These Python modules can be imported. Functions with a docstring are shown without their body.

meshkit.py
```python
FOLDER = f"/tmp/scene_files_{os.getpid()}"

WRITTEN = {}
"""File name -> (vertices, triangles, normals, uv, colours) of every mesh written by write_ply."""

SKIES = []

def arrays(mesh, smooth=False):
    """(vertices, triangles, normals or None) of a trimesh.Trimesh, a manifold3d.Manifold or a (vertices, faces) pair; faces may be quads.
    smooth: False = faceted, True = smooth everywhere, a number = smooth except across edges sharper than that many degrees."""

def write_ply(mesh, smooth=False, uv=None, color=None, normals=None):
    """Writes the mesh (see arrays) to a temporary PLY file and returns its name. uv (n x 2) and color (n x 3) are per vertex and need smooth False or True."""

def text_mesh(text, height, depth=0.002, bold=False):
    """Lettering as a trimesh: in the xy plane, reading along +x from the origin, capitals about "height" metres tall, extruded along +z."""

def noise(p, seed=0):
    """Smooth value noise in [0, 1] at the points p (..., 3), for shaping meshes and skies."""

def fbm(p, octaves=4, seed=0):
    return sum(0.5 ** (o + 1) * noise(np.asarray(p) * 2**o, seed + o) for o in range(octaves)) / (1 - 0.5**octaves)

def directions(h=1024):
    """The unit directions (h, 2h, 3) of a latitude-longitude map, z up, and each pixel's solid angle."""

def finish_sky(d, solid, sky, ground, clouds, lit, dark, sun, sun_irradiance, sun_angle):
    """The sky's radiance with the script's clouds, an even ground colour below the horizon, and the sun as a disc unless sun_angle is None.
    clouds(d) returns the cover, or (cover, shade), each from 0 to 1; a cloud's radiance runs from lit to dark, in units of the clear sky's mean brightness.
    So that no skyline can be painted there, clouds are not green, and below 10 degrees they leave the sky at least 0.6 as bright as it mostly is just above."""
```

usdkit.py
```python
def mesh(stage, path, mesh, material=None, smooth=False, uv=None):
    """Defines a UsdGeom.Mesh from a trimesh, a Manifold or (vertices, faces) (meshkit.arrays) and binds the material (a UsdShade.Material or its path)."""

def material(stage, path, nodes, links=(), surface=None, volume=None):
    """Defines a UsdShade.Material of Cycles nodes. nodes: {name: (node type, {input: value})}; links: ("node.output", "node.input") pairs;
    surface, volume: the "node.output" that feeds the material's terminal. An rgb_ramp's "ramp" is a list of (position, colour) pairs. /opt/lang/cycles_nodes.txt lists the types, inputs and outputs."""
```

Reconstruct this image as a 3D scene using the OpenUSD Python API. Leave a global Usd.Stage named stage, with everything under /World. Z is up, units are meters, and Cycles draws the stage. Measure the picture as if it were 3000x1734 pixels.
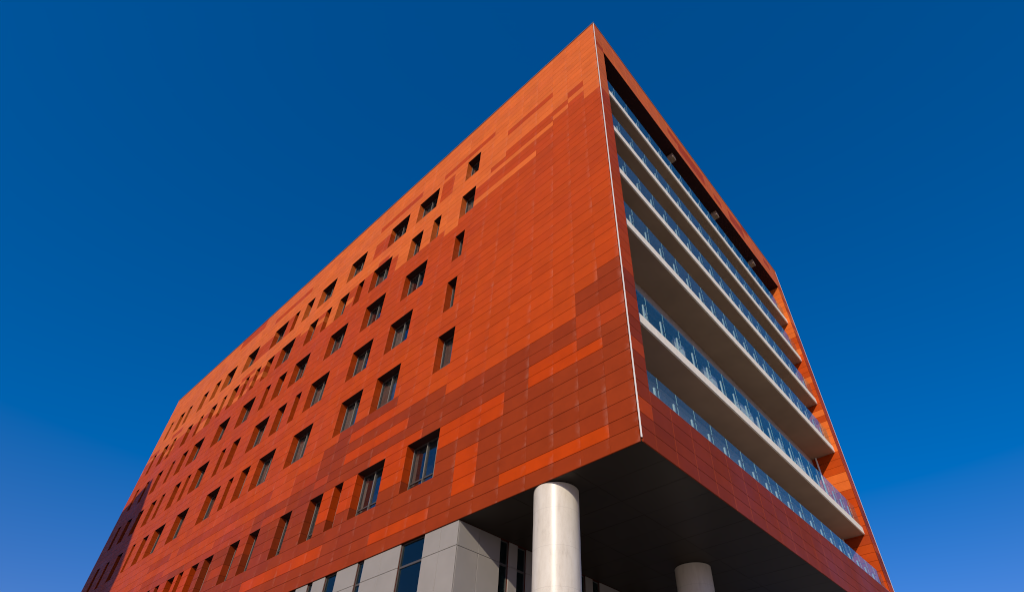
"""Terracotta-clad office block seen from the street corner. World: metres, z up, ground at z = 0."""
import math
import random

import numpy as np
import trimesh
import usdkit
from pxr import Gf, Sdf, Usd, UsdGeom, UsdLux, UsdShade, Vt

stage = Usd.Stage.CreateInMemory()
UsdGeom.SetStageUpAxis(stage, "Z")
UsdGeom.SetStageMetersPerUnit(stage, 1.0)
stage.DefinePrim("/World", "Xform")
stage.DefinePrim("/World/Looks", "Scope")
GZ = 10.63                      # height of the overhang's soffit above the ground

# ---------------------------------------------------------------- camera, sky, sun, exposure
cam = UsdGeom.Camera.Define(stage, "/World/camera")
cam.CreateHorizontalApertureAttr(36.0)
cam.CreateVerticalApertureAttr(36.0 * 591 / 1024)
cam.CreateFocalLengthAttr(36.0 * 1687.53 / 3000)
cam.CreateHorizontalApertureOffsetAttr(36.0 * (1500 - 1615.53) / 3000)
cam.CreateVerticalApertureOffsetAttr(36.0 * (1094.44 - 867.0) / 3000)
cam.CreateClippingRangeAttr(Gf.Vec2f(0.05, 100000))
RIGHT, DOWN, FWD = (0.756346, 0.654172, 0.000817), (-0.415516, 0.481379, -0.771765), (-0.50526, 0.583382, 0.635908)
CAM = np.array([7.162, -12.247, GZ - 9.030])
cam.AddTransformOp().Set(Gf.Matrix4d(*RIGHT, 0, *[-v for v in DOWN], 0, *[-v for v in FWD], 0, *CAM.tolist(), 1))
cam.CreateExposureAttr(EXPOSURE := 0.0)

SUN = np.array([0.505, -1.0, 0.54])
SUN = SUN / np.linalg.norm(SUN)
ELEV, ROT = math.asin(SUN[2]), math.atan2(SUN[0], SUN[1])
sky_mat = usdkit.material(stage, "/World/Looks/sky_look", {
    "sky": ("sky_texture", {"sky_type": "single_scattering", "sun_disc": False, "sun_elevation": ELEV, "sun_rotation": ROT,
                            "altitude": 300.0, "air_density": 1.0, "aerosol_density": 0.6, "ozone_density": 4.0}),
    "sat": ("hsv", {"hue": 0.5, "saturation": 1.38, "value": 1.0, "fac": 1.0}),
    "flat": ("gamma", {"gamma": 0.76}),
    "tint": ("vector_math", {"math_type": "multiply", "vector2": (1.30, 1.0, 1.53)}),
    "bg": ("background_shader", {"strength": 0.12}),
}, [("sky.color", "sat.color"), ("sat.color", "flat.color"), ("flat.color", "tint.vector1"), ("tint.vector", "bg.color")], surface="bg.background")
sky = UsdLux.DomeLight.Define(stage, "/World/sky")
UsdShade.MaterialBindingAPI.Apply(sky.GetPrim()).Bind(sky_mat)
sky.GetPrim().SetCustomDataByKey("kind", "structure")
sky.GetPrim().SetCustomDataByKey("label", "clear deep blue sky above the orange building")
sky.GetPrim().SetCustomDataByKey("category", "sky")
sun = UsdLux.DistantLight.Define(stage, "/World/sun")
sun.CreateNormalizeAttr(True)
sun.CreateIntensityAttr(0.92)
sun.CreateAngleAttr(0.53)
sun.CreateColorAttr(Gf.Vec3f(1.0, 0.90, 0.75))
sx = np.cross([0, 0, 1.0], SUN); sx /= np.linalg.norm(sx)
sy = np.cross(SUN, sx)
sun.AddTransformOp().Set(Gf.Matrix4d(*sx, 0, *sy, 0, *SUN, 0, 0, 0, 80, 1))

# ---------------------------------------------------------------- materials
_T = Sdf.ValueTypeNames


def mat(name, nodes, links, surface="p.BSDF"):
    return usdkit.material(stage, "/World/Looks/" + name, nodes, links, surface=surface)


def plain(name, color, rough=0.6, spec=0.5, vary=0.12, scale=1.5, metallic=0.0, bump=0.0, bscale=60):
    nodes = {"g": ("geometry", {}), "n": ("noise_texture", {"scale": scale, "detail": 5.0, "roughness": 0.6}),
             "r": ("map_range", {"from_min": 0.25, "from_max": 0.75, "to_min": 1 - vary, "to_max": 1 + vary}),
             "c": ("vector_math", {"math_type": "scale", "vector1": color}),
             "p": ("principled_bsdf", {"roughness": rough, "specular_ior_level": spec, "metallic": metallic})}
    links = [("g.position", "n.vector"), ("n.fac", "r.value"), ("r.result", "c.scale"), ("c.vector", "p.base_color")]
    if bump:
        nodes["bn"] = ("noise_texture", {"scale": bscale, "detail": 4.0})
        nodes["b"] = ("bump", {"strength": bump, "distance": 0.01})
        links += [("g.position", "bn.vector"), ("bn.fac", "b.height"), ("b.normal", "p.normal")]
    return mat(name, nodes, links)


# glazed ceramic cladding: the panel's own colour comes from the mesh (tint), the pale lime bloom by its end joint from (edge)
clad = mat("ceramic_cladding", {
    "t": ("attribute", {"attribute": "tint"}), "e": ("attribute", {"attribute": "edge"}), "g": ("geometry", {}),
    "n": ("noise_texture", {"scale": 0.9, "detail": 6.0, "roughness": 0.65}),
    "r": ("map_range", {"from_min": 0.25, "from_max": 0.75, "to_min": 0.88, "to_max": 1.12}),
    "c": ("vector_math", {"math_type": "scale"}),
    "en": ("noise_texture", {"scale": 2.2, "detail": 5.0, "roughness": 0.7}),
    "er": ("map_range", {"from_min": 0.46, "from_max": 0.78, "to_min": 0.0, "to_max": 0.36}),
    "em": ("math", {"math_type": "multiply"}),
    "mx": ("mix_color", {"b": (0.62, 0.34, 0.25)}),
    "rn": ("noise_texture", {"scale": 0.35, "detail": 3.0}),
    "rr": ("map_range", {"from_min": 0.3, "from_max": 0.7, "to_min": 0.42, "to_max": 0.62}),
    "bn": ("noise_texture", {"scale": 1.1, "detail": 2.0}), "b": ("bump", {"strength": 0.15, "distance": 0.01}),
    "p": ("principled_bsdf", {"specular_ior_level": 0.09}),
}, [("g.position", "n.vector"), ("n.fac", "r.value"), ("t.color", "c.vector1"), ("r.result", "c.scale"),
    ("g.position", "en.vector"), ("en.fac", "er.value"), ("er.result", "em.value1"), ("e.fac", "em.value2"),
    ("c.vector", "mx.a"), ("em.value", "mx.fac"), ("mx.result", "p.base_color"),
    ("g.position", "rn.vector"), ("rn.fac", "rr.value"), ("rr.result", "p.roughness"),
    ("g.position", "bn.vector"), ("bn.fac", "b.height"), ("b.normal", "p.normal")])
dark_gap = plain("dark_backing", (0.10, 0.022, 0.010), 0.9, 0.1)
core_m = plain("core_wall", (0.12, 0.10, 0.09), 0.9, 0.1)
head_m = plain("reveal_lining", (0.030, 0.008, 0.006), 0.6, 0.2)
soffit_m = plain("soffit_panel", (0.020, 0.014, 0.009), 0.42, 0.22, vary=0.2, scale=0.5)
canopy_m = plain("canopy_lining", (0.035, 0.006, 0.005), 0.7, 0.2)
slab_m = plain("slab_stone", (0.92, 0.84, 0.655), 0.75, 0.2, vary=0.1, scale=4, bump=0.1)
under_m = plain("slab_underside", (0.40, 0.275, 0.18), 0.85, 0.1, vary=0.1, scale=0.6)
trim_m = plain("corner_trim", (0.64, 0.60, 0.55), 0.35, 0.5, vary=0.05, scale=3)
coping_m = plain("coping_metal", (0.45, 0.42, 0.42), 0.35, 0.5, metallic=0.7)
frame_m = plain("window_frame", (0.07, 0.062, 0.055), 0.4, 0.5, vary=0.06)
bead_m = plain("window_bead", (0.27, 0.245, 0.20), 0.35, 0.5, vary=0.06)
curtain_m = plain("curtain", (0.15, 0.128, 0.105), 0.9, 0.1, vary=0.2, scale=2)
blind_m = plain("curtain_pale", (0.24, 0.225, 0.195), 0.9, 0.1, vary=0.15, scale=2)
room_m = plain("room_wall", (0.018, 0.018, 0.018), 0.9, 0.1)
post_m = plain("post_white", (0.82, 0.82, 0.76), 0.4, 0.5, vary=0.05)
clamp_m = plain("clamp_steel", (0.35, 0.36, 0.36), 0.3, 0.5, metallic=0.9)
edge_m = plain("glass_edge", (0.38, 0.55, 0.55), 0.3, 0.6, vary=0.1)
backwall_m = plain("back_wall_render", (0.50, 0.44, 0.38), 0.85, 0.1, vary=0.1)
spandrel_m = plain("spandrel_white", (0.62, 0.63, 0.55), 0.6, 0.3, vary=0.06)
grey_m = plain("grey_panel", (0.285, 0.262, 0.230), 0.5, 0.35, vary=0.06, scale=1.0)
column_m = mat("column_render", {
    "g": ("geometry", {}), "mp": ("mapping", {"scale": (3.0, 3.0, 0.7)}), "n": ("noise_texture", {"scale": 1.6, "detail": 9.0, "roughness": 0.72}), "v": ("noise_texture", {"scale": 55.0, "detail": 4.0, "roughness": 0.7}),
    "r": ("rgb_ramp", {"ramp": [(0.2, (0.44, 0.385, 0.30)), (0.42, (0.61, 0.55, 0.445)), (0.6, (0.665, 0.61, 0.505)), (0.85, (0.70, 0.655, 0.56))]}),
    "sp": ("rgb_ramp", {"ramp": [(0.30, (0.72, 0.70, 0.66)), (0.40, (1, 1, 1)), (1.0, (1, 1, 1))]}),
    "x": ("separate_xyz", {}), "mo": ("math", {"math_type": "floored_modulo", "value2": 1.22}), "lt": ("math", {"math_type": "less_than", "value2": 0.010}),
    "sm": ("mix_color", {"blend_type": "multiply", "fac": 1.0}), "se": ("mix_color", {"b": (0.42, 0.37, 0.30)}), "sf": ("math", {"math_type": "multiply", "value2": 0.55}),
    "b": ("bump", {"strength": 0.3, "distance": 0.004}), "p": ("principled_bsdf", {"roughness": 0.34, "specular_ior_level": 0.38}),
}, [("g.position", "mp.vector"), ("mp.vector", "n.vector"), ("n.fac", "r.fac"), ("g.position", "v.vector"), ("v.fac", "sp.fac"), ("r.color", "sm.a"), ("sp.color", "sm.b"),
    ("g.position", "x.vector"), ("x.z", "mo.value1"), ("mo.value", "lt.value1"), ("lt.value", "sf.value1"), ("sf.value", "se.fac"), ("sm.result", "se.a"), ("se.result", "p.base_color"),
    ("v.fac", "b.height"), ("b.normal", "p.normal")])


def pane_look(name, tint, ior, through, gloss=(1, 1, 1), haze=0.05):
    return mat(name, {
        "geo": ("geometry", {}), "io": ("mix_float", {"a": ior, "b": 1 / ior}), "f": ("fresnel", {}), "t": ("transparent_bsdf", {"color": through}), "gl": ("glossy_bsdf", {"color": gloss, "roughness": 0.02}),
        "d": ("diffuse_bsdf", {"color": tint}), "m0": ("mix_closure", {"fac": haze}), "m": ("mix_closure", {}),
    }, [("geo.backfacing", "io.fac"), ("io.result", "f.IOR"), ("t.BSDF", "m0.closure1"), ("d.BSDF", "m0.closure2"), ("f.fac", "m.fac"), ("m0.closure", "m.closure1"), ("gl.BSDF", "m.closure2")], surface="m.closure")


pane_m = pane_look("window_glass", (0.05, 0.06, 0.06), 1.7, (0.80, 0.83, 0.83))
rail_m = pane_look("railing_glass", (0.16, 0.40, 0.42), 1.40, (0.87, 0.95, 0.945), gloss=(0.85, 1.0, 0.92), haze=0.04)
dark_pane_m = pane_look("tinted_glass", (0.02, 0.06, 0.07), 1.55, (0.20, 0.32, 0.34), gloss=(0.8, 1.0, 0.92))

# ---------------------------------------------------------------- helpers


def numbered(parent, name):
    path, k = f"{parent}/{name}", 0
    while stage.GetPrimAtPath(path):
        k += 1
        path = f"{parent}/{name}_{k:03d}"
    return path


_taken = {}


def nm(parent, name):
    k = _taken.get((parent, name), 0)
    _taken[(parent, name)] = k + 1
    return f"{parent}/{name}" + (f"_{k:03d}" if k else "")


def tag(prim, label=None, cat=None, group=None, kind=None):
    for k, v in (("label", label), ("category", cat), ("group", group), ("kind", kind)):
        if v:
            prim.SetCustomDataByKey(k, v)
    return prim


def node(parent, name):
    return str(UsdGeom.Xform.Define(stage, nm(parent, name)).GetPath())


class MB:
    """Collects faces (with per-vertex tint and edge values) for ONE mesh. Everything is given with z from the soffit level; GZ is added on build."""

    def __init__(s):
        s.v, s.f, s.t, s.e, s.n = [], [], [], [], 0

    def add(s, v, f, tint=None, edge=None):
        v = np.asarray(v, float)
        s.v.append(v); s.f.append(np.asarray(f, int) + s.n); s.n += len(v)
        s.t.append(np.tile(tint if tint is not None else (0.5, 0.5, 0.5), (len(v), 1)))
        s.e.append(np.zeros(len(v)) if edge is None else np.asarray(edge, float))
        return s

    def box(s, x0, x1, y0, y1, z0, z1, tint=None, ch=0.0):
        if ch:
            import manifold3d as m3
            b = m3.Manifold.batch_hull([m3.Manifold.cube((x1 - x0 - 2 * a, y1 - y0 - 2 * b_, z1 - z0 - 2 * c)).translate((x0 + a, y0 + b_, z0 + c))
                                        for a, b_, c in ((0, ch, ch), (ch, 0, ch), (ch, ch, 0))])
            m = b.to_mesh()
            return s.add(m.vert_properties[:, :3], m.tri_verts, tint)
        v = [(x, y, z) for x in (x0, x1) for y in (y0, y1) for z in (z0, z1)]
        q = [(0, 1, 3, 2), (4, 6, 7, 5), (0, 4, 5, 1), (2, 3, 7, 6), (0, 2, 6, 4), (1, 5, 7, 3)]
        return s.add(v, [t for a, b, c, d in q for t in ((a, b, c), (a, c, d))], tint)

    def build(s, parent, name, material, smooth=False, tints=False, **tags):
        v = np.vstack(s.v) + [0, 0, GZ]
        path = nm(parent, name)
        m = usdkit.mesh(stage, path, (v, np.vstack(s.f)), material, smooth)
        if tints:
            api = UsdGeom.PrimvarsAPI(m)
            api.CreatePrimvar("tint", _T.Color3fArray, "vertex").Set(Vt.Vec3fArray.FromNumpy(np.vstack(s.t).astype(np.float32)))
            api.CreatePrimvar("edge", _T.FloatArray, "vertex").Set(Vt.FloatArray.FromNumpy(np.concatenate(s.e).astype(np.float32)))
        return tag(m.GetPrim(), **tags)


LEFT = lambda u, w, d: (u, d, w)            # the long facade (plane y = 0), u = x
RIGHT_F = lambda u, w, d: (-d, u, w)        # the balcony facade (plane x = 0), u = y
FARJAMB = lambda u, w, d: (u, JY + d, w)    # inner side of the balcony frame


def panel(mb, place, u0, u1, w0, w1, tint, thick=0.035, proud=0.0, edge_at=1):
    """A cladding panel: front with eased edges and returns; edge marks the strip beside its right-hand joint."""
    bl = 0.006
    if u0 > u1:
        u0, u1 = u1, u0
    us = [u0 + 0.002, u0 + (u1 - u0) * 0.16, u0 + (u1 - u0) * 0.80, u1 - 0.002]
    ed = {1: [0, 0, 0, 1.0], -1: [1.0, 0, 0, 0], 0: [0, 0, 0, 0]}[edge_at]
    v, e, f = [], [], []
    for u, k in zip(us, ed):
        for w, kk in ((w0 + bl, 1.0), (w1 - bl, 0.55)):
            v.append(place(u, w, -proud)); e.append(k * kk)
    for i in range(3):
        a = 2 * i
        f += [(a, a + 2, a + 3), (a, a + 3, a + 1)]
    n = len(v)
    ring = [(u0, w0), (u1, w0), (u1, w1), (u0, w1)]
    for u, w in ring:
        v.append(place(u, w, bl - proud)); e.append(0)
    for u, w in ring:
        v.append(place(u, w, thick - proud)); e.append(0)
    c = [0, 6, 7, 1]
    f += [(c[0], n, n + 1), (c[0], n + 1, c[1]), (c[1], n + 1, n + 2), (c[1], n + 2, c[2]), (c[2], n + 2, n + 3), (c[2], n + 3, c[3]), (c[3], n + 3, n), (c[3], n, c[0])]
    f += [(0, 4, 2), (0, 6, 4), (1, 3, 5), (1, 5, 7)]
    for i in range(4):
        j = (i + 1) % 4
        f += [(n + i, n + 4 + i, n + 4 + j), (n + i, n + 4 + j, n + j)]
    mb.add(v, f, tint, e)


def screen_area(place, u0, u1, w0, w1):
    P = np.array([place(u, w, 0) for u, w in ((u0, w0), (u1, w0), (u1, w1), (u0, w1))]) + [0, 0, GZ] - CAM
    d = P @ np.array(FWD)
    if d.min() < 0.1:
        return 0
    x, y = P @ np.array(RIGHT) / d * 1687.53 + 1615.5, P @ np.array(DOWN) / d * 1687.53 + 1094.4
    if x.max() < 0 or x.min() > 3000 or y.max() < 0 or y.min() > 1734:
        return 0
    return 0.5 * abs(np.dot(x, np.roll(y, -1)) - np.dot(y, np.roll(x, -1)))


# ---------------------------------------------------------------- ground and plaza
g = MB().box(-900, 900, -900, 900, -GZ - 0.5, -GZ)
ground_m = plain("ground_asphalt", (0.075, 0.072, 0.07), 0.85, 0.3, vary=0.2, scale=0.3)
g.build("/World", "ground", ground_m, label="dark asphalt ground around the building", cat="ground", kind="structure")
plaza_m = mat("plaza_paving", {
    "g": ("geometry", {}), "br": ("brick_texture", {"scale": 1.0, "brick_width": 0.6, "row_height": 0.3, "mortar_size": 0.006, "color1": (0.36, 0.30, 0.23), "color2": (0.30, 0.25, 0.19), "mortar": (0.12, 0.11, 0.10)}),
    "p": ("principled_bsdf", {"roughness": 0.8, "specular_ior_level": 0.3})}, [("g.position", "br.vector"), ("br.color", "p.base_color")])
MB().box(-75, 40, -30, 60, -GZ - 0.3, -GZ + 0.004).build("/World", "pavement", plaza_m, label="pale paved plaza under the overhanging block", cat="pavement", kind="structure")

# ---------------------------------------------------------------- the clad block
L, W, H = 60.65, 26.77, 31.0
JY, DEEP = 25.75, 1.85                       # far jamb of the balcony frame, depth of the loggia
bld = node("/World", "office_building")
tag(stage.GetPrimAtPath(bld), "long office block clad in orange and rust-red panels with a recessed glass-railed balcony front", "building")

ZR = [0, .56, 1.07, 1.69, 2.34, 2.97, 3.6, 4.23, 4.73, 5.26, 5.8, 6.44, 7.07, 7.69, 8.31, 8.95, 9.58, 10.2, 10.71, 11.23, 11.77, 12.42, 13.04, 13.66, 14.27, 14.77, 15.29,
      15.83, 16.5, 17.12, 17.73, 18.32, 18.8, 19.32, 19.88, 20.54, 21.16, 21.77, 22.37, 22.87, 23.38, 23.94, 24.62, 25.22, 25.82, 26.4, 26.88, 27.4, 27.95, 28.57, 29.18, 29.79, 30.4, 30.98]
XC = [-0.065, -1.12, -2.235, -3.36, -4.6]
while XC[-1] > -L + 1.3:
    XC.append(XC[-1] - 1.2667)
XC.append(-L)
WZ = {0: (2.34, 4.73), 1: (8.31, 10.71), 2: (12.42, 14.77), 3: (16.5, 18.8), 4: (20.54, 22.87), 5: (24.62, 26.88)}
WIN = [(5, -10.24, 1.24), (5, -14.91, 2.18), (5, -18.20, 2.18), (5, -23.37, 2.18), (5, -27.56, 2.18), (5, -30.37, 1.24), (5, -32.50, 0.77), (5, -35.05, 2.18), (5, -40.12, 2.18), (5, -44.44, 2.18), (5, -47.25, 1.24), (5, -50.02, 1.24), (5, -53.52, 0.77), (5, -55.58, 1.24), (5, -58.16, 0.77), (4, -10.26, 1.24), (4, -13.30, 0.77), (4, -15.39, 1.24), (4, -19.18, 2.18), (4, -21.74, 0.77), (4, -23.87, 1.24), (4, -25.92, 0.77), (4, -28.10, 1.24), (4, -31.84, 2.18), (4, -34.66, 1.24), (4, -36.75, 0.77), (4, -38.63, 0.77), (4, -40.74, 1.24), (4, -42.83, 0.77), (4, -44.98, 1.24), (4, -47.54, 0.77), (4, -50.09, 1.24), (4, -53.58, 0.77), (4, -55.66, 1.24), (4, -58.50, 0.77), (3, -10.50, 0.77), (3, -14.51, 2.18), (3, -18.71, 2.18), (3, -22.93, 2.18), (3, -27.66, 2.18), (3, -30.42, 1.24), (3, -32.58, 0.77), (3, -35.65, 2.18), (3, -39.84, 2.18), (3, -44.58, 2.18), (3, -47.42, 1.24), (3, -49.95, 0.77), (3, -52.90, 1.24), (3, -55.87, 0.77), (3, -58.42, 0.77), (2, -10.53, 0.77), (2, -14.99, 2.18), (2, -18.74, 2.18), (2, -23.47, 2.18), (2, -26.07, 0.77), (2, -28.20, 1.24), (2, -31.01, 2.18), (2, -34.79, 1.24), (2, -36.89, 0.77), (2, -40.39, 2.18), (2, -42.97, 0.77), (2, -45.09, 1.24), (2, -48.05, 0.77), (2, -50.11, 1.24), (2, -52.95, 1.24), (2, -55.68, 1.24), (2, -58.21, 0.77), (1, -10.31, 1.24), (1, -15.00, 2.18), (1, -18.30, 2.18), (1, -23.49, 2.18), (1, -27.75, 2.18), (1, -30.58, 1.24), (1, -32.69, 0.77), (1, -35.32, 2.18), (1, -40.40, 2.18), (1, -44.58, 2.18), (1, -47.39, 1.24), (1, -49.89, 0.77), (1, -52.93, 1.24), (1, -55.79, 0.77), (1, -58.26, 0.77), (0, -10.78, 2.18), (0, -14.55, 2.18), (0, -17.16, 0.77), (0, -19.27, 1.24), (0, -22.12, 1.24), (0, -25.41, 1.24), (0, -27.80, 1.24), (0, -31.08, 1.24), (0, -32.96, 1.24), (0, -35.05, 0.77), (0, -36.63, 1.24), (0, -38.82, 0.77), (0, -40.75, 1.24), (0, -42.60, 0.77)]

BASE = {"O": (0.64, 0.128, 0.018), "R": (0.455, 0.055, 0.003), "B": (0.270, 0.035, 0.005), "M": (0.36, 0.042, 0.005), "H": (0.45, 0.046, 0.0004)}
FORCE = [("H", -4.6, -2.235, 4.23, 5.26), ("H", -2.235, -1.12, 4.23, 4.73), ("H", -8.4, -7.13, 1.07, 2.97), ("H", -9.67, -5.87, 3.6, 4.73), ("H", -5.87, -1.12, .56, 1.07),
         ("H", -13.46, -9.67, .56, 1.07), ("H", -24.87, -17.27, 1.07, 1.69), ("H", -14.73, -10.93, 4.73, 5.26), ("H", -13.46, -11.9, 2.97, 4.73), ("H", -18.66, -17.55, 2.97, 4.73),
         ("H", -16.77, -15.64, 2.97, 4.73), ("H", -17.27, -12.2, 5.8, 6.44), ("H", -17.27, -13.47, 7.07, 7.69), ("H", -36.05, -35.42, 2.34, 4.73), ("H", -34.68, -33.59, 2.34, 4.73),
         ("H", -38.5, -37.2, 2.34, 4.73), ("B", -17.27, -13.47, 7.69, 8.31), ("B", -18.54, -17.27, 7.07, 8.31), ("M", -32.47, -26.13, 6.44, 7.07), ("M", -42.5, -38.5, 6.44, 7.07),
         ("R", -38.5, -31.2, 5.26, 5.8), ("R", -44, -42, 4.73, 5.8), ("M", -2.235, -0.05, 5.26, 6.44),
         ("O", -3.36, -2.235, 22.87, 23.38), ("R", -4.6, -3.36, 23.38, 23.94), ("R", -7.13, -3.36, 25.82, 26.4), ("R", -13.46, -8.4, 27.4, 27.95), ("R", -21.0, -15.9, 27.95, 28.57),
         ("R", -13.46, -12.2, 24.62, 26.88), ("R", -20.8, -19.3, 24.62, 26.4), ("O", -9.67, -4.6, 20.54, 21.16), ("O", -9.67, -6.0, 22.37, 22.87), ("R", -8.4, -3.36, 22.87, 23.38),
         ("R", -7.13, -4.6, 23.38, 23.94), ("R", -37.5, -31.5, 28.57, 29.18), ("R", -45, -40.5, 29.79, 30.98), ("R", -34.0, -32.9, 24.62, 26.88), ("R", -39.0, -36.3, 24.62, 26.4),
         ("O", -26.6, -24.6, 20.54, 22.87), ("O", -12.2, -10.93, 19.88, 20.54), ("R", -2.235, -1.12, 23.94, 24.62), ("O", -45.6, -40.9, 21.16, 22.87)]
rng = random.Random(7)
_hash = lambda *a: random.Random(hash(a) & 0xffffffff).random()


def top_bound(x):
    if x > -1.12: return 22.5
    if x > -2.235: return 23.3
    if x > -3.36: return 23.9
    if x > -9.7: return 22.5
    if x > -17.0: return 20.5
    if x > -20.2: return 22.6
    if x > -35: return 22.7
    return 22.3


def low_bound(x):
    if x > -1.12: return 8.31
    if x > -2.235: return 7.69
    if x > -9.67: return 6.44
    if x > -14.2: return 7.07
    if x > -18.6: return 7.69
    if x > -19.85: return 7.6
    if x > -22.2: return 7.07
    return 5.8


def tone(x, z, i, j):
    c = "O" if z > top_bound(x) else ("B" if z < low_bound(x) else "R")
    run = _hash(int(i // 2 + (j * 7) % 5), j, 3)
    if x < -19.0:
        run = _hash(int(i // 2 + (j * 7) % 5), j, 3)
        if c == "R" and low_bound(x) < z < 7.1 and run < 0.30: c = "M"
        elif c == "B" and z > 4.7 and run < 0.4: c = "M"
        elif c == "R" and 20.5 < z < 22.9 and run < 0.16: c = "O"
        elif c == "O" and 23 < z < 24.7 and run < 0.12: c = "R"
    if c == "B" and x < -26: c = "M" if run > 0.55 else "B"
    for k, a, b, z0, z1 in FORCE:
        if a < x < b and z0 < z < z1:
            c = k
    return c


def shade(c, i, j, s=1.0):
    k = 0.94 + 0.12 * _hash(i, j, c, 11)
    m = 0.97 + 0.06 * _hash(j, i, c, 12)
    b = BASE[c]
    return (b[0] * k * s, b[1] * k * m * s, b[2] * k * m * s)


wins = []
for k, c, w in WIN:
    a, b = c - w / 2, c + w / 2
    for xc in XC:
        if abs(a - xc) < 0.13: a = xc
        if abs(b - xc) < 0.13: b = xc
    wins.append((k, a, b))

GH, GV = 0.013, 0.004
pieces, backing = [], MB()
for j in range(len(ZR) - 1):
    z0, z1 = ZR[j], ZR[j + 1]
    zc = (z0 + z1) / 2
    cuts = sorted((a, b) for k, a, b in wins if WZ[k][0] < zc < WZ[k][1])
    x = -L
    for a, b in cuts + [(-0.03, 0)]:
        if a - x > 0.02:
            backing.add([(x, .05, z0), (a, .05, z0), (a, .05, z1), (x, .05, z1)], [(0, 1, 2), (0, 2, 3)])
        x = b
    for i in range(len(XC) - 1):
        x1, x0 = XC[i], XC[i + 1]
        spans = [(x0, x1)]
        for a, b in cuts:
            spans = [s for p, q in spans for s in ((p, min(q, a)), (max(p, b), q)) if s[1] - s[0] > 0.03]
        for p, q in spans:
            xm = (p + q) / 2
            u0, u1, w0, w1 = p + GV / 2, q - GV / 2, z0 + (GH / 2 if j else 0.0), z1 - GH / 2
            pieces.append((screen_area(LEFT, u0, u1, w0, w1), u0, u1, w0, w1, shade(tone(xm, zc, i, j), i, j), (_hash(i, j, 5) - 0.5) * 0.004))
pieces.sort(key=lambda p: -p[0])
field = MB()
for r, (_, u0, u1, w0, w1, tint, pr) in enumerate(pieces):
    mb = MB() if r < 300 else field
    panel(mb, LEFT, u0, u1, w0, w1, tint, proud=pr)
    if r < 300:
        mb.build(bld, "facade_panel", clad, tints=True)
field.build(bld, "facade_cladding", clad, tints=True, kind="stuff")
backing.build(bld, "facade_backing", dark_gap)

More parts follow.
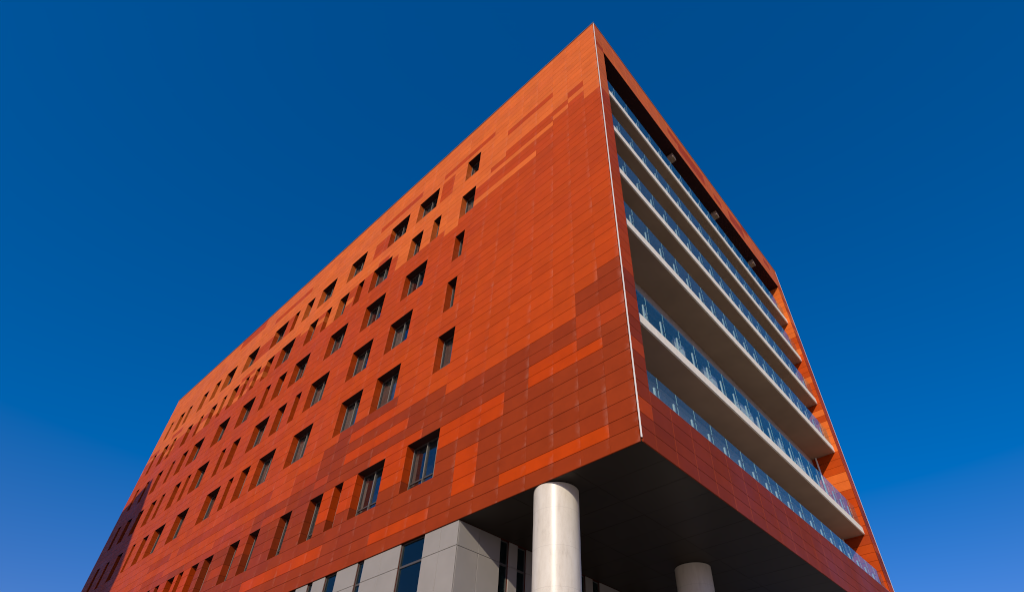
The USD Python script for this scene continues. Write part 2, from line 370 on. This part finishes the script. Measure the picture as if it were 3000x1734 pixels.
# ---- windows of the long facade: lined reveal, frame with mullions, panes, curtain, room behind
RD = 0.40
for k, a, b in wins:
    z0, z1 = WZ[k]
    wn = node(bld, "window")
    rows = [z for z in ZR if z0 - .01 < z < z1 + .01]
    jl, jr = MB(), MB()
    for r0, r1 in zip(rows[:-1], rows[1:]):
        zc = (r0 + r1) / 2
        jj = ZR.index(r0)
        ii = max(i for i, xc in enumerate(XC) if xc > a - 0.01) if a < XC[0] else 0
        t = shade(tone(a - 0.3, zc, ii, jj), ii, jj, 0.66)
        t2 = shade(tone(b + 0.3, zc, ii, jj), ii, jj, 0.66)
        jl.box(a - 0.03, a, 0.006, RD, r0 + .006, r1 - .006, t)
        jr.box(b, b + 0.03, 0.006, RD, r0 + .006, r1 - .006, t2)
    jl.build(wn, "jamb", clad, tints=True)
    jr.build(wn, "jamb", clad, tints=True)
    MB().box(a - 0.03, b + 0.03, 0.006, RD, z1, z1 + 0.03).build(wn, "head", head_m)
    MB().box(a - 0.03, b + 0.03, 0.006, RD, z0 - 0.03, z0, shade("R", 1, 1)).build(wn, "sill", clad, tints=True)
    w = b - a
    fr, bead = MB(), MB()
    y0, y1 = RD, RD + 0.08
    fw = 0.045
    fr.box(a, a + fw, y0, y1, z0, z1); fr.box(b - fw, b, y0, y1, z0, z1)
    fr.box(a + fw, b - fw, y0, y1, z1 - fw, z1); fr.box(a + fw, b - fw, y0, y1, z0, z0 + fw)
    bars = [0.43, 0.755] if w > 1.8 else ([0.74] if w > 1.0 else [])
    for q in bars:
        fr.box(a + w * q - 0.035, a + w * q + 0.035, y0 - 0.01, y1, z0 + fw, z1 - fw)
    zt = z0 + (z1 - z0) * 0.25
    x_end = a + w * bars[-1] - 0.035 if bars else b - fw
    fr.box(a + fw, x_end, y0 + 0.01, y1, zt - 0.03, zt + 0.03)
    fr.build(wn, "frame", frame_m)
    # light aluminium beads on the frame's outer edges
    for q in [0.03 / w] + bars:
        xx = a + w * q
        bead.box(xx - 0.010, xx + 0.000, y0 - 0.022, y0 - 0.0105, z0 + 0.06, z1 - 0.06)
        if bars:
            bead.box(xx + 0.020, xx + 0.028, y0 - 0.022, y0 - 0.0105, (zt + 0.05 if q != bars[-1] else z0 + 0.06), z1 - 0.06)
    bead.build(wn, "glazing_bead", bead_m)
    edges = [a + fw] + [a + w * q for q in bars] + [b - fw]
    for p, q in zip(edges[:-1], edges[1:]):
        if q <= x_end + 0.06:
            MB().box(p + .02, q - .02, y0 + .045, y0 + .053, zt + .03, z1 - fw).build(wn, "pane", pane_m)
            MB().box(p + .02, q - .02, y0 + .045, y0 + .053, z0 + fw, zt - .03).build(wn, "pane", pane_m)
        else:
            MB().box(p + .02, q - .02, y0 + .045, y0 + .053, z0 + fw, z1 - fw).build(wn, "pane", pane_m)
    cu = MB()
    pull = _hash(k, round(a, 1), 8)
    reach = a + w * (0.10 if pull < .22 else 0.22 + 0.40 * pull)
    n = max(4, int((reach - a) / 0.15))
    for i in range(n):
        p, q = a + (reach - a) * i / n, a + (reach - a) * (i + 1) / n
        d0, d1 = y1 + 0.07 + 0.03 * (i % 2), y1 + 0.07 + 0.03 * ((i + 1) % 2)
        cu.add([(p, d0, z0 + .02), (q, d1, z0 + .02), (q, d1, z1 - .02), (p, d0, z1 - .02)], [(0, 1, 2), (0, 2, 3)])
    cu.build(wn, "curtain", curtain_m if _hash(k, round(a, 1), 9) < .6 else blind_m)
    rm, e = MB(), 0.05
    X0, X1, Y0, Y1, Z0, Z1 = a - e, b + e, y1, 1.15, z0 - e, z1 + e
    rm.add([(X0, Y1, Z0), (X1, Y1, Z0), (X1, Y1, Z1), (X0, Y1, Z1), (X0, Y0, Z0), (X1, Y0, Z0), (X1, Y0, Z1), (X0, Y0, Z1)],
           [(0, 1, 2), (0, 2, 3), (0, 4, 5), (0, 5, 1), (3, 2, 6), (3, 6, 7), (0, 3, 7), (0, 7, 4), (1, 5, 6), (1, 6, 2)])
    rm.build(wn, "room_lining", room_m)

# ---- solid core, roof and end wall behind the cladding
core = MB()
core.box(-L + .06, -DEEP - .12, 1.2, W - .06, .06, H - .06)
core.box(-DEEP - .12, -.07, .07, .78, .06, H - .06)
core.box(-DEEP - .12, -.07, .78, W - .07, 28.24, H - .06)
core.box(-DEEP - .12, -.07, JY + .05, W - .07, .06, 28.24)
core.box(-DEEP - .12, -.07, .78, JY + .05, .06, 1.1)
core.box(-.16, -.07, .78, JY + .05, 1.1, 2.26)
core.build(bld, "core_wall", core_m)
MB().box(-L + .02, -.06, .06, W - .06, H - .06, H - .01).build(bld, "roof", core_m)
MB().box(-L, -L + .05, .055, W, 0, H - .02, shade("R", 3, 3)).build(bld, "end_wall", clad, tints=True)
MB().box(-L + .06, -.1, W - .05, W, 0.01, H - .02, shade("R", 3, 4)).build(bld, "rear_wall", clad, tints=True)

# ---- coping and corner trims
co = MB()
co.box(-L - .02, 0.03, -.035, .30, H + .03, H + .075); co.box(-.30, .03, .30, W + .02, H + .03, H + .075)
co.build(bld, "coping", coping_m)
cg = MB()
cg.box(-L, -.01, .02, .25, H - .01, H + .03); cg.box(-.25, -.01, .25, W, H - .01, H + .03)
cg.build(bld, "coping_packer", dark_gap)
prof = 0.52 * np.array([(-.058, -.012), (-.046, -.019), (-.030, -.019), (-.024, -.010), (-.010, -.010), (.010, .010), (.010, .024), (.019, .030), (.019, .046), (.012, .058), (-.058, .058)])


def trim_segment(z0, z1, cx, cy, flip):
    p = prof.copy()
    if flip:
        p = p[::-1] * [1, -1]
    n = len(p)
    v = [(cx + a, cy + b, z) for z in (z0, z1) for a, b in p]
    f = [t for i in range(n) for t in ((i, (i + 1) % n, n + (i + 1) % n), (i, n + (i + 1) % n, n + i))]
    f += [(0, i + 1, i) for i in range(1, n - 1)] + [(n, n + i, n + i + 1) for i in range(1, n - 1)]
    return MB().add(v, f)


for cx, cy, flip in ((0, 0, False), (0, W, True)):
    zz = np.arange(0.12, H, 1.236)
    for a, b in zip(zz, list(zz[1:]) + [H - .02]):
        if b - a > .1:
            trim_segment(a, b - .010, cx, cy, flip).build(bld, "corner_trim", trim_m)

# ---- balcony front: frame strips, parapet and top beam
for j in range(len(ZR) - 1):
    z0, z1 = ZR[j] + (GH / 2 if j else 0), ZR[j + 1] - GH / 2
    zc = (z0 + z1) / 2
    for s, (u0, u1) in enumerate(((.062, .80), (JY, W - .062))):
        c = tone(-0.5, zc, 40 + s, j)
        if c == "O" and _hash(j, s, 21) < 0.25: c = "R"
        if c == "B" and _hash(j, s, 22) < 0.35: c = "R"
        mb = MB(); panel(mb, RIGHT_F, u0, u1, z0, z1, shade(c, 40 + s, j), edge_at=0)
        mb.build(bld, "frame_panel", clad, tints=True)
    if ZR[j + 1] > 1.1 and ZR[j] < 28.2:
        c = tone(-0.5, zc, 42, j)
        r = _hash(j, 30)
        c = "H" if (c == "B" and r < .45) else ("R" if c == "B" else ("O" if c == "R" and r < .4 else c))
        mb = MB(); panel(mb, FARJAMB, -DEEP, -.012, z0, min(z1, 28.17), shade(c, 43, j), edge_at=0)
        mb.build(bld, "jamb_panel", clad, tints=True)
YB = [0.80, 2.03] + [2.03 + 1.2755 * k for k in range(1, 19)] + [JY]
YB = [y for y in YB if y <= JY - .4] + [JY]
for i, (u0, u1) in enumerate(zip(YB[:-1], YB[1:])):
    for j, (z0, z1) in enumerate(((0, .56), (.56, 1.07), (1.07, 1.69), (1.69, 2.28))):
        mb = MB(); panel(mb, RIGHT_F, u0 + .009, u1 - .009, z0 + (GH / 2 if j else 0), z1 - GH / 2, shade("B", 60 + i, j, 0.95), edge_at=0)
        mb.build(bld, "parapet_panel", clad, tints=True)
    for j, (z0, z1) in enumerate(((28.18, 28.85), (28.85, 29.5), (29.5, 30.25), (30.25, 30.98))):
        c = "R" if (j in (1, 2) and (6 < i < 10 or 12 < i < 15) or _hash(i, j, 61) < .08) else "O"
        mb = MB(); panel(mb, RIGHT_F, u0 + .004, u1 - .004, z0 + GH / 2, z1 - GH / 2, shade(c, 80 + i, j, 1.08), edge_at=0)
        mb.build(bld, "beam_panel", clad, tints=True)
glint_m = plain("joint_sealant", (0.50, 0.22, 0.16), 0.5, 0.4)  # pale colour paints the specular line along the parapet's vertical joint edges
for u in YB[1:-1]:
    MB().box(-.045, -.010, u - .0075, u + .0075, .012, 2.26).build(bld, "joint_strip", glint_m)
pb = MB()
pb.box(-.066, -.05, .07, W - .07, .01, 2.26)
pb.box(-.066, -.05, .07, W - .07, 28.22, H - .03)
pb.box(-.066, -.05, .07, .79, 2.26, 28.22); pb.box(-.066, -.05, JY + .01, W - .07, 2.26, 28.22)
pb.build(bld, "front_backing", dark_gap)
MB().box(-.16, 0.0, .80, JY, 2.262, 2.285).build(bld, "parapet_coping", coping_m)
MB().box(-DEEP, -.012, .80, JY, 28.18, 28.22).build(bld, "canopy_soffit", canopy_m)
MB().box(-DEEP, -.036, .782, .80, 2.3, 28.18, shade("R", 5, 5)).build(bld, "inner_jamb", clad, tints=True)
for yc in (9.37, 15.55, 21.7):
    MB().box(-.77, -.33, yc - .22, yc + .22, 27.74, 28.18, ch=.012).build(bld, "ceiling_lamp_box", under_m)

# ---- balconies: slab, railing glass, posts, clamps
SL = [(5.89, 6.35), (11.75, 12.21), (15.82, 16.28), (19.87, 20.33), (23.93, 24.39)]


def disc(mb, x0, x1, y, z, r, n=10):
    a = np.arange(n) * 2 * np.pi / n
    v = [(x, y + r * math.cos(t), z + r * math.sin(t)) for x in (x0, x1) for t in a]
    f = [t for i in range(n) for t in ((i, (i + 1) % n, n + (i + 1) % n), (i, n + (i + 1) % n, n + i))]
    f += [(0, i, i + 1) for i in range(1, n - 1)] + [(n, n + i + 1, n + i) for i in range(1, n - 1)]
    mb.add(v, f)


def railing(bal, xg, zb, zt, joints, ptop, pbot, low=False):
    for u0, u1 in zip(joints[:-1], joints[1:]):
        MB().box(xg - .012, xg, u0 + .008, u1 - .008, zb, zt).build(bal, "glass_panel", rail_m)
    for y in joints[1:-1]:
        MB().box(xg - .011, xg - .001, y - .006, y + .006, zb, zt).build(bal, "glass_edge", edge_m)
        MB().box(xg - .14, xg - .085, y - (.105 if low else .085), y - .015, pbot, ptop, ch=.006).build(bal, "post", post_m)
        cl = MB()
        for z in (ptop - .10, ptop - .62):
            disc(cl, xg - .085, xg - .014, y - .045, z, .014)
            disc(cl, xg - .014 + .015, xg - .014 + .027, y - .045, z, .026)
        cl.build(bal, "clamp", clamp_m)


bal = node(bld, "balcony")
jb = [0.80] + [1.73 + 1.2445 * k for k in range(8)] + [11.42 + 1.2855 * k for k in range(12)]
jb = [y for y in jb if y < JY - .3] + [JY]
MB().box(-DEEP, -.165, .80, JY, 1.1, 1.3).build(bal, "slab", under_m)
railing(bal, -.15 - .02, 2.0, 3.43, jb, 3.03, 1.3, True)
for z0, z1 in SL:
    bal = node(bld, "balcony")
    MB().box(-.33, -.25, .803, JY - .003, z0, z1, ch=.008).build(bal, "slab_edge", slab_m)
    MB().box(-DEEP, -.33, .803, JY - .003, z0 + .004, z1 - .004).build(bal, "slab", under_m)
    js = [0.80] + [2.0 + 1.2555 * k for k in range(19)]
    js = [y for y in js if y < JY - .3] + [JY]
    railing(bal, -.30, z1 - .10 if False else z1 + .01, z1 + 1.42, js, z1 + 1.03, z1)

# ---- loggia back wall: spandrels, windows and doors on every level
floors = [1.3] + [b for _, b in SL]
ceils = [a for a, _ in SL] + [28.18]
for li, (zf, zc) in enumerate(zip(floors, ceils)):
    y, i = 0.80, 0
    if li == 0:
        while y < JY - .1:
            y2 = min(y + 2.51, JY)
            for z0, z1 in ((zf, zf + 1.9), (zf + 1.9, 5.62), (5.62, zc)):
                MB().box(-DEEP - .1, -DEEP, y + .006, y2 - .006, z0 + .012, z1 - .012).build(bld, "back_panel", backwall_m)
            y = y2
        MB().box(-DEEP - .1, -DEEP - .03, .80, JY, zf, zc).build(bld, "back_wall", dark_gap)
        continue
    tall = zc - zf > 4.5
    zw = zf + (3.98 if tall else 2.9)
    zh = 11.22 if tall else zw + .01                    # clerestory glazing over the tall storey
    MB().box(-DEEP - .1, -DEEP, .80, JY, zh, zc).build(bld, "back_wall", backwall_m)
    widths = (1.05, .55, 1.75, .30, .45, 2.3, 1.1, 1.75, 1.55, .9) if tall else (0.95, 1.56)
    while y < JY - .1:
        pale = (i % 10) in (1, 2, 4, 6, 8) if tall else i % 2 == 1
        y2 = min(y + widths[i % len(widths)], JY)
        if JY - y2 < .4: y2 = JY
        bw = node(bld, "balcony_window" if pale else "balcony_door")
        zs = zf
        if not tall and pale:
            zs = zf + .92
            MB().box(-DEEP - .06, -DEEP + .02, y, y2, zf, zs).build(bw, "spandrel", spandrel_m)
        if tall and pale:
            zs = zf + .10
            MB().box(-DEEP - .06, -DEEP + .01, y + .05, y2 - .05, zs, zw - .04).build(bw, "blind", spandrel_m)
        fr = MB()
        fr.box(-DEEP - .06, -DEEP + .02, y, y + .05, zs, zw); fr.box(-DEEP - .06, -DEEP + .02, y2 - .05, y2, zs, zw)
        fr.box(-DEEP - .06, -DEEP + .02, y + .05, y2 - .05, zw - .04, zw)
        fr.box(-DEEP - .06, -DEEP + .015, y + .05, y2 - .05, zf, zf + .06)
        fr.build(bw, "frame", frame_m)
        if not (tall and pale):
            MB().box(-DEEP - .04, -DEEP - .03, y + .05, y2 - .05, zs + .06, zw - .04).build(bw, "pane", dark_pane_m)
        if tall:
            MB().box(-DEEP - .05, -DEEP - .04, y + .012, y2 - .012, zw + .02, zh - .03).build(bw, "clerestory_pane", dark_pane_m)
        y, i = y2, i + 1
    zw = zh
    MB().box(-DEEP - .12, -DEEP - .10, .80, JY, zf, zw).build(bld, "room_backing", room_m)


def tube(x, y, z0, z1, r, n=14, off=0.0):
    a = np.arange(n) * 2 * np.pi / n
    v = [(x + r * math.cos(t), y + r * math.sin(t), z) for z in (z0, z1) for t in a]
    f = [t for i in range(n) for t in ((i, (i + 1) % n, n + (i + 1) % n), (i, n + (i + 1) % n, n + i))]
    f += [(0, i + 1, i) for i in range(1, n - 1)] + [(n, n + i, n + i + 1) for i in range(1, n - 1)]
    return MB().add(v, f)


for zf, zc in zip(floors, ceils):
    tube(-1.55, JY - .12, zf, zc, .055).build(bld, "downpipe", post_m, smooth=40)

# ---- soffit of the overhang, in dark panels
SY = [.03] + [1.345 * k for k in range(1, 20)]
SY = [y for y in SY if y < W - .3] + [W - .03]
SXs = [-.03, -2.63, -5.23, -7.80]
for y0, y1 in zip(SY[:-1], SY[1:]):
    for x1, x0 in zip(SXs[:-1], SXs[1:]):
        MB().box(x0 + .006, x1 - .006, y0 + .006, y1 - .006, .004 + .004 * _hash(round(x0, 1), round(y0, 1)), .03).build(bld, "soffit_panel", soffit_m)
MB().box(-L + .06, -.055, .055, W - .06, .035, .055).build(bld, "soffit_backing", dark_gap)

# ---------------------------------------------------------------- grey podium and columns
PX, PY = -7.82, .05
pod = node("/World", "podium_block")
tag(stage.GetPrimAtPath(pod), "set-back lower storey in pale grey panels with tall slot windows, beneath the orange block", "building")
bounds = [(-8.77, 0), (-9.70, 0), (-11.12, 1), (-12.32, 0), (-13.51, 0), (-13.96, 1), (-15.46, 0), (-16.35, 1), (-17.33, 0), (-17.76, 1), (-18.73, 0), (-19.3, 1), (-20.6, 0), (-21.6, 1), (-23, 0), (-23.5, 1),
          (-25, 0), (-26, 1), (-28, 0), (-29, 1), (-32, 0), (-33.5, 1), (-37, 0), (-39, 1), (-43, 0), (-45, 1), (-49, 0), (-51, 1), (-55, 0), (-60.2, 0)]
PZ = [-GZ, -8.2, -5.75, -3.3, -.925, -.008]


def podium_bay(place, a, b, glass):
    for z0, z1 in zip(PZ[:-1], PZ[1:]):
        if glass:
            w = node(pod, "slot_window")
            fr = MB()
            for (p, q, r, s) in ((a, a + .045, z0, z1), (b - .045, b, z0, z1), (a + .045, b - .045, z0, z0 + .04), (a + .045, b - .045, z1 - .04, z1)):
                x = [place(u, v, d) for u in (p, q) for v in (r, s) for d in (.07, .13)]
                X = np.array(x); fr.box(*X[:, 0][[0, -1]][np.argsort(X[[0, -1], 0])], *np.sort(X[[0, -1], 1]), *np.sort(X[[0, -1], 2]))
            fr.build(w, "frame", frame_m)
            X = np.array([place(a + .045, z0 + .04, .10), place(b - .045, z1 - .04, .112)])
            MB().box(*np.sort(X[:, 0]), *np.sort(X[:, 1]), *np.sort(X[:, 2])).build(w, "pane", dark_pane_m)
        else:
            X = np.array([place(a + .007, z0 + .009, 0), place(b - .007, z1 - (.009 if z1 < -.1 else 0), .04)])
            MB().box(*np.sort(X[:, 0]), *np.sort(X[:, 1]), *np.sort(X[:, 2]), ch=.004).build(pod, "wall_panel", grey_m)


FRONT = lambda u, v, d: (u, PY + d, v)
SIDE = lambda u, v, d: (PX - d, u, v)
prev = PX
for x, gl in bounds:
    podium_bay(FRONT, x, prev, gl)
    prev = x
sb = [(1.08, 0), (2.16, 0), (2.62, 1), (3.09, 0), (3.58, 1), (4.06, 0), (4.6, 1), (5.7, 0), (6.8, 0), (7.3, 1), (7.8, 0), (8.3, 1), (9.4, 0), (10.5, 0), (11, 1), (11.5, 0), (12.1, 1), (13.2, 0), (14.3, 0), (14.8, 1), (16.2, 0), (18, 0), (20, 1), (22, 0), (24, 0)]
prev = PY + .045
for y, gl in sb:
    podium_bay(SIDE, prev, y, gl)
    prev = y
inner = MB()
prev = PX - .05
for x, gl in bounds:
    if not gl:
        inner.box(x, prev, PY + .042, PY + .3, -GZ, -.012)
    prev = x
prev = PY + .3
for y, gl in sb:
    if not gl and y > PY + .35:
        inner.box(PX - .3, PX - .042, prev, y, -GZ, -.012)
    prev = y
inner.build(pod, "wall_backing", dark_gap)
MB().box(-60, PX - 1.4, PY + 1.4, 24, -GZ, -.012).build(pod, "interior_core", room_m)

for x, y, lab in ((-3.9, .775, "round pale rendered column standing in sunlight under the building corner"), (-3.92, 9.57, "round column standing in the shade beneath the dark soffit")):
    c = node("/World", "concrete_column")
    tag(stage.GetPrimAtPath(c), lab, "column", "round columns under the overhang")
    n = 96
    tube(x, y, -GZ, -.012, .74, n).build(c, "shaft", column_m, smooth=40)
    tube(x, y, -.012, .004, .70, n).build(c, "top_plate", dark_gap, smooth=40)

# ---------------------------------------------------------------- neighbouring tower outside the picture: its shadow lies on the far end of the long facade
t_ = 27.0
P0 = np.array([-54.7, 0, 18.8]) + t_ * np.array([.505, -1, .54])
e1, e2 = np.array([.587, -.81]), np.array([-.81, -.587])
tw = node("/World", "neighbouring_tower")
tag(stage.GetPrimAtPath(tw), "plain grey tower across the street that shades the far end of the orange facade", "building")


def tower_box(a0, a1, b0, b1, z0, z1):
    q = [P0[:2] + e1 * a + e2 * b for a, b in ((a0, b0), (a1, b0), (a1, b1), (a0, b1))]
    v = [(x, y, z) for z in (z0, z1) for x, y in q]
    f = [(0, 2, 1), (0, 3, 2), (4, 5, 6), (4, 6, 7)] + [t for i in range(4) for t in ((i, (i + 1) % 4, 4 + (i + 1) % 4), (i, 4 + (i + 1) % 4, 4 + i))]
    return MB().add(v, f)


tower_m = plain("tower_render", (0.34, 0.33, 0.31), 0.8, 0.2)
tower_box(0, 23.3, 0, 28, -GZ, P0[2]).build(tw, "wall", tower_m)
for fl in range(13):
    z = -GZ + 2 + fl * 3.4
    if z + 1.9 < P0[2]:
        for bb in range(9):
            tower_box(-.02, .0, 1 + bb * 3, 2.9 + bb * 3, z, z + 1.7).build(tw, "window", dark_pane_m)
